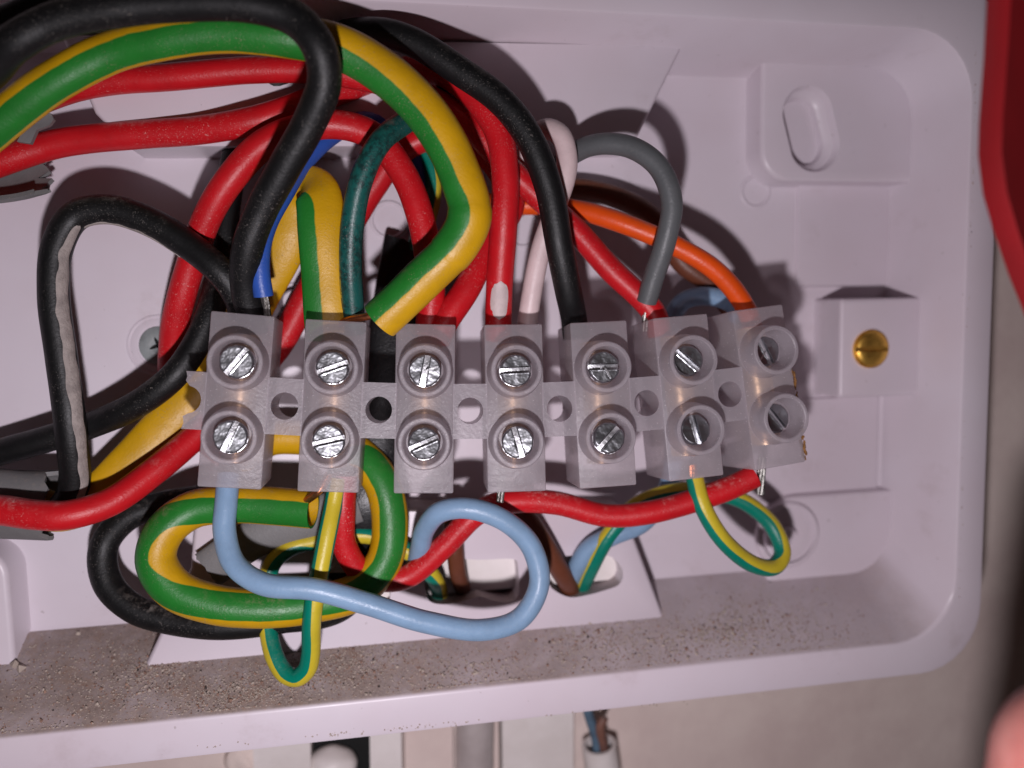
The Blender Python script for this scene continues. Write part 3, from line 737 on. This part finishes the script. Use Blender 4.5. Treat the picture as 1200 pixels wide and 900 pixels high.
# little bare ends poking out of the strip
def stub(i, pts, label, mat='tinned', width=10, n=4):
    rows = wire_path(pts, 3, .02); zm = pts[0][2]; r = width/2*(HC-zm)/F
    bm = bmesh.new(); fr = frames(rows)
    for k in range(n):
        rr = []
        for j, (c, T, Nn, Lf) in enumerate(fr):
            a = 2*math.pi*k/n+j*.16; v = c+(Lf*math.cos(a)+Nn*math.sin(a))*r*.55; rr.append([v.x, v.y, v.z, 0])
        b2 = tube_bm(rr, r*.48, seg=8); me = bpy.data.meshes.new('t'); b2.to_mesh(me); b2.free(); bm.from_mesh(me); bpy.data.meshes.remove(me)
    tag(link('bare_strand', bm, M[mat]), label, 'wire end', 'bare wire ends below the strip')
stub(3, [(588, 560, 31), (587, 574, 31.5), (586, 588, 31.5)], 'short bare strand poking out below the fourth terminal')
stub(6, [(893, 535, 33), (892, 556, 33), (891, 579, 33)], 'longer bare strand hanging out below the last terminal', width=11)

# ------------------------------------------------------------------ cable sheaths
def sheath(name, key, pts, width, label, mat='sheath', flat=1.0, arc=None, hollow=.7, jag=2.2, cat='cable sheath', r=None):
    rows = wire_path(pts, 11, .15); zm = sum(p[2] for p in pts)/len(pts); r = r or width/2*(HC-zm)/F
    o = link(name, tube_bm(rows, r, flat, hollow, 28, arc, jag=jag), M[mat]); tag(o, label, cat); return o
sheath('cable_sheath', 'S1', [(-110, 200, 21), (-40, 192, 21), (8, 186, 21.5), (34, 180, 22)], 86, 'torn grey cable sheath at the upper left edge around the red wire', arc=(75, 285), flat=.75)
S1 = [o for o in bpy.data.objects if o.name.startswith('cable_sheath')][0]
bm = bmesh.new(); prism(bm, [xy(px, py, 24) for px, py in ((20, 166), (30, 146), (52, 130), (60, 133), (63, 140), (58, 147), (43, 152), (35, 168))], 23.2, 24)
for v_ in bm.verts: v_.co.z += .8*noise.noise(v_.co*.3)
link('torn_flap', bm, M['sheath'], S1)
sheath('cable_sheath', 'S2', [(-110, 585, 21), (-40, 588, 21), (10, 590, 21.5), (60, 592, 21.5)], 76, 'torn grey cable sheath at the lower left edge under the red wire', flat=.7, hollow=.6, jag=3.0)
sheath('cable_sheath', 'S3', [(500, 402, 15.5), (520, 338, 16), (549, 276, 17), (574, 230, 18)], 27, 'slim grey cable sheath slanting behind the upright red wire', hollow=.5, jag=.5)
sheath('cable_sheath', 'S4', [(400, 700, 10), (412, 655, 19), (428, 600, 22), (440, 540, 21), (450, 470, 19.5), (461, 390, 18), (473, 315, 16.5), (479, 284, 16)], 56, 'flat black cable sheath hanging behind the second and third terminals', 'dark_sheath', .36, None, .5, .6)
sheath('cable_sheath', 'S5', [(420, 590, 23), (350, 612, 22.8), (300, 630, 22.6), (243, 668, 22.5)], 46, 'flat dark grey cable sheath lying behind the coiled earth sleeve', 'sheath', .3, None, .4, .4)
# the thin teal and yellow wire leaving the black sheath, and a short black one
wire('thin_earth_wire', 'TE3', [(478, 300, 16, -60), (500, 262, 17.5, -60), (508, 225, 18, -60), (504, 190, 18, -60), (490, 165, 17.5, -60), (470, 130, 17, -60)], 'thin_earth', 18, 'thin green and yellow wire half hidden behind the blue wire and the big sleeve', group=G)
wire('black_wire', 'B12', [(482, 300, 15), (496, 250, 16), (482, 205, 17), (452, 160, 18), (410, 134, 19), (370, 128, 19), (330, 150, 17)], 'black', 19, 'thin black wire tucked behind the blue wire and the red hoop', group=G)

# ------------------------------------------------------------------ dust and grit on the lower wall of the box
def wallpt(px, py):
    """point of the sloping lower wall seen at that pixel"""
    lo, hi = ZF, ZR
    for _ in range(30):
        m = (lo+hi)/2; v = U(px, py, m); yw = fy0+(m-ZF-.9)/(ZR-.6-ZF-.9)*(-60.4-fy0)
        if v.y < yw: lo = m
        else: hi = m
    return v
def wall_at(x, z): return Vector((x, fy0+(z-ZF-.9)/(ZR-.6-ZF-.9)*(-60.4-fy0), z))
clusters = [(180, 792, 4, 2.2, 420), (270, 815, 5, 1.5, 420), (350, 795, 7, 2, 420), (420, 775, 6, 2.5, 380), (545, 785, 6, 2.5, 320), (700, 748, 7, 2.5, 420), (850, 738, 7, 2.2, 520), (760, 765, 9, 2, 220), (930, 738, 6, 3, 200), (60, 810, 9, 5, 260), (120, 770, 8, 3, 160), (870, 705, 6, 2, 60)]
grit = [bmesh.new() for _ in range(3)]
def pebble(v, r, k=None):
    k = random.random() if k is None else k; bm = grit[0 if k < .68 else (1 if k < .965 else 2)]
    Mx = Matrix.Rotation(random.uniform(0, 6.3), 3, Vector((random.random(), random.random(), random.random()+.1)).normalized())
    P6 = [bm.verts.new(v+Mx @ (Vector(d)*r*random.uniform(.65, 1.35))) for d in ((1, 0, 0), (-1, 0, 0), (0, 1, 0), (0, -1, 0), (0, 0, 1), (0, 0, -1))]
    for a_, b_, c_ in ((0, 2, 4), (2, 1, 4), (1, 3, 4), (3, 0, 4), (2, 0, 5), (1, 2, 5), (3, 1, 5), (0, 3, 5)): bm.faces.new((P6[a_], P6[b_], P6[c_]))
for px, py, sx_, sz_, n in clusters:
    c = wallpt(px, py)
    for _ in range(int(n*1.9)):
        v = wall_at(c.x+random.gauss(0, sx_), min(ZR-.8, max(ZF+1, c.z+random.gauss(0, sz_)))); r = random.uniform(.07, .18) if random.random() < .95 else random.uniform(.2, .32)
        pebble(v+Vector((0, r*.4, 0)), r)
for _ in range(3600):
    v = wall_at(-64+152*random.random()**1.5, ZF+1+random.random()**.6*16.4); pebble(v+Vector((0, .03, 0)), random.uniform(.04, .13))
for px, py, r in ((18, 781, .95), (25, 786, .8), (92, 743, .5), (270, 822, .42), (385, 792, .4), (760, 752, .45), (868, 726, .42)):
    v = wallpt(px, py); pebble(v+Vector((0, r*.4, 0)), r, .1 if r > .7 else None)
for _ in range(90):
    px = random.choice((random.gauss(395, 12), random.gauss(490, 40), random.uniform(200, 900))); v = U(px, 897-.093*px+random.gauss(0, 1.2), ZR); pebble(v+Vector((0, 0, .02)), random.uniform(.06, .2), .1)
for _ in range(60):
    py = random.uniform(60, 700); v = U(1143-.032*(py-100)+random.gauss(0, .8), py, ZR); pebble(v, random.uniform(.05, .15))
for bm, mn, lab in zip(grit, ('grit_pale', 'grit_red', 'grit_dark'), ('pale masonry grit scattered on the lower inside wall of the box', 'reddish brick grit scattered on the lower inside wall of the box', 'dark specks of grit scattered on the lower inside wall of the box')):
    g_ = link('grit', bm, M[mn], None, smooth=False); tag(g_, lab, 'grit', kind='stuff')

# ------------------------------------------------------------------ bits on the wall below the box
def slab(name, corners, z0, z1, mat, label, cat):
    bm = bmesh.new(); pts = [xy(px, py, z1) for px, py in corners]; prism(bm, pts, z0, z1)
    bmesh.ops.bevel(bm, geom=[e for e in bm.edges if abs(e.verts[0].co.z-z1) < .01 and abs(e.verts[1].co.z-z1) < .01 and len([f for f in e.link_faces if abs(f.normal.z) < .5]) == 1], offset=.4, segments=2, affect='EDGES')
    return tag(link(name, bm, M[mat]), label, cat)
zl = 6.0
slab('gap_dark_slab', [(362, 850), (436, 850), (436, 935), (362, 935)], ZW-.2, ZW+.7, 'void', 'flat black slab standing for the dark of a wall gap below the box rim', 'gap')  # shallow raised slab, the gap's darkness is only its black colour
slab('trunking', [(433, 845), (470, 842), (472, 980), (435, 980)], ZW, zl, 'offwhite', 'off white plastic trunking piece just right of the black gap', 'trunking')
slab('trunking', [(474, 842), (530, 836), (532, 980), (476, 980)], ZW, zl-2.5, 'plaster', 'beige trunking piece between the white piece and the grey conduit', 'trunking')
slab('trunking', [(296, 862), (364, 855), (364, 980), (300, 980)], ZW, zl-2, 'offwhite', 'off white trunking piece just left of the black gap', 'trunking')
slab('trunking', [(588, 830), (672, 826), (672, 980), (590, 980)], ZW, zl-2.5, 'offwhite', 'wide off white trunking piece right of the grey conduit', 'trunking')
def simple_tube(name, pts, width, mat, label, cat, parent=None, hollow=0):
    rows = wire_path(pts, 2, .05); r = width/2*(HC-pts[0][2])/F
    o = link(name, tube_bm(rows, r, hollow=hollow, seg=24), M[mat], parent)
    if label: tag(o, label, cat)
    return o
simple_tube('conduit', [(557, 820, 4), (556, 880, 4), (555, 990, 4)], 46, 'clear', 'round grey conduit running down below the middle of the box', 'conduit')
wc = simple_tube('cut_cable', [(712, 990, 4), (708, 920, 4), (702, 872, 4.5)], 44, 'offwhite', 'white cable end with frayed blue and copper cores below the box', 'cable', None, .7)
o1 = simple_tube('blue_core', [(702, 900, 5), (698, 865, 5.5), (690, 838, 6), (684, 818, 6)], 12, 'dull_blue', None, None, wc)
o2 = simple_tube('copper_core', [(706, 900, 5), (707, 872, 6), (703, 852, 6.5), (708, 840, 6.5)], 12, 'dull_copper', None, None, wc)
bm = bmesh.new(); v = U(388, 903, 3)
bmesh.ops.create_icosphere(bm, subdivisions=4, radius=4.6, matrix=Matrix.Translation((v.x, v.y, 1)) @ Matrix.Diagonal((1.05, .8, .8, 1)))
for vv in bm.verts: vv.co += Vector((1, 1, 1))*.35*noise.noise(vv.co*.35)
tag(link('plaster_lump', bm, M['offwhite']), 'rounded pale plaster lump inside the black gap below the box', 'plaster')
bm = bmesh.new(); v = U(286, 893, 1)
bmesh.ops.create_icosphere(bm, subdivisions=4, radius=4.2, matrix=Matrix.Translation((v.x, v.y, 0)) @ Matrix.Diagonal((.9, .8, .5, 1)))
for vv in bm.verts: vv.co += Vector((1, 1, 1))*.7*noise.noise(vv.co*.4)
tag(link('mortar_lump', bm, M['plaster']), 'small grey mortar lump at the far left below the box rim', 'mortar')

# ------------------------------------------------------------------ the red cover at the right edge
zc = 76.0
bm = bmesh.new()
prof = [(1174, -60), (1167, 60), (1161, 140), (1160, 178), (1166, 225), (1179, 270), (1196, 320), (1222, 385)]
rows_f, rows_b = [], []
for k, (px, py) in enumerate(prof):
    a = U(px, py, zc); fold = [a, U(px+14, py, zc+1.2), U(px+60, py+4, zc-3.5), U(px+170, py+8, zc-9)]
    rows_f.append([bm.verts.new(v) for v in fold]); rows_b.append([bm.verts.new(v+Vector((.3, 0, -2.0))) for v in fold])
for A_, flip in ((rows_f, 0), (rows_b, 1)):
    for a, b in zip(A_, A_[1:]):
        for j in range(3): bm.faces.new((a[j], a[j+1], b[j+1], b[j]))
n_ = len(prof)-1
for k in range(n_):
    for j in (0, 3): bm.faces.new((rows_f[k][j], rows_f[k+1][j], rows_b[k+1][j], rows_b[k][j]))
for k in (0, n_):
    for j in range(3): bm.faces.new((rows_f[k][j], rows_f[k][j+1], rows_b[k][j+1], rows_b[k][j]))
tag(link('red_cover', bm, M['redcard'], angle=60), 'blurred red plastic cover with a bent edge at the upper right of the photo', 'cover')

# ------------------------------------------------------------------ the thumb steadying the camera, lower right
thumb_c = U(1272, 905, 94); ax = Vector((-.11, -1, 0)).normalized()
rows = []
for k in range(40):
    s = k/39*46; v = thumb_c+ax*(s-8.4); rows.append([v.x, v.y, v.z, 0])
def thumb_r(s):
    d = s*46
    if d < 8.4: return math.sqrt(max(.0006, 1-((8.4-d)/8.4)**2))
    return 1+.05*math.sin((d-10)/9)-.04*math.exp(-((d-24)/4)**2)
th = link('person', tube_bm(rows, 7.9, .9, 0, 32, rfun=thumb_r), M['skin'], None, angle=80)
tag(th, 'blurred pink thumb of a person reaching in at the lower right corner', 'person')
nb = patch_bm(rows, 7.35, 20, 42, .05, .30, .02, .25); link('thumbnail', nb, M['nail'], th)
for o in list(bpy.data.objects):
    if o.type == 'MESH' and not o.users_collection: bpy.data.objects.remove(o)
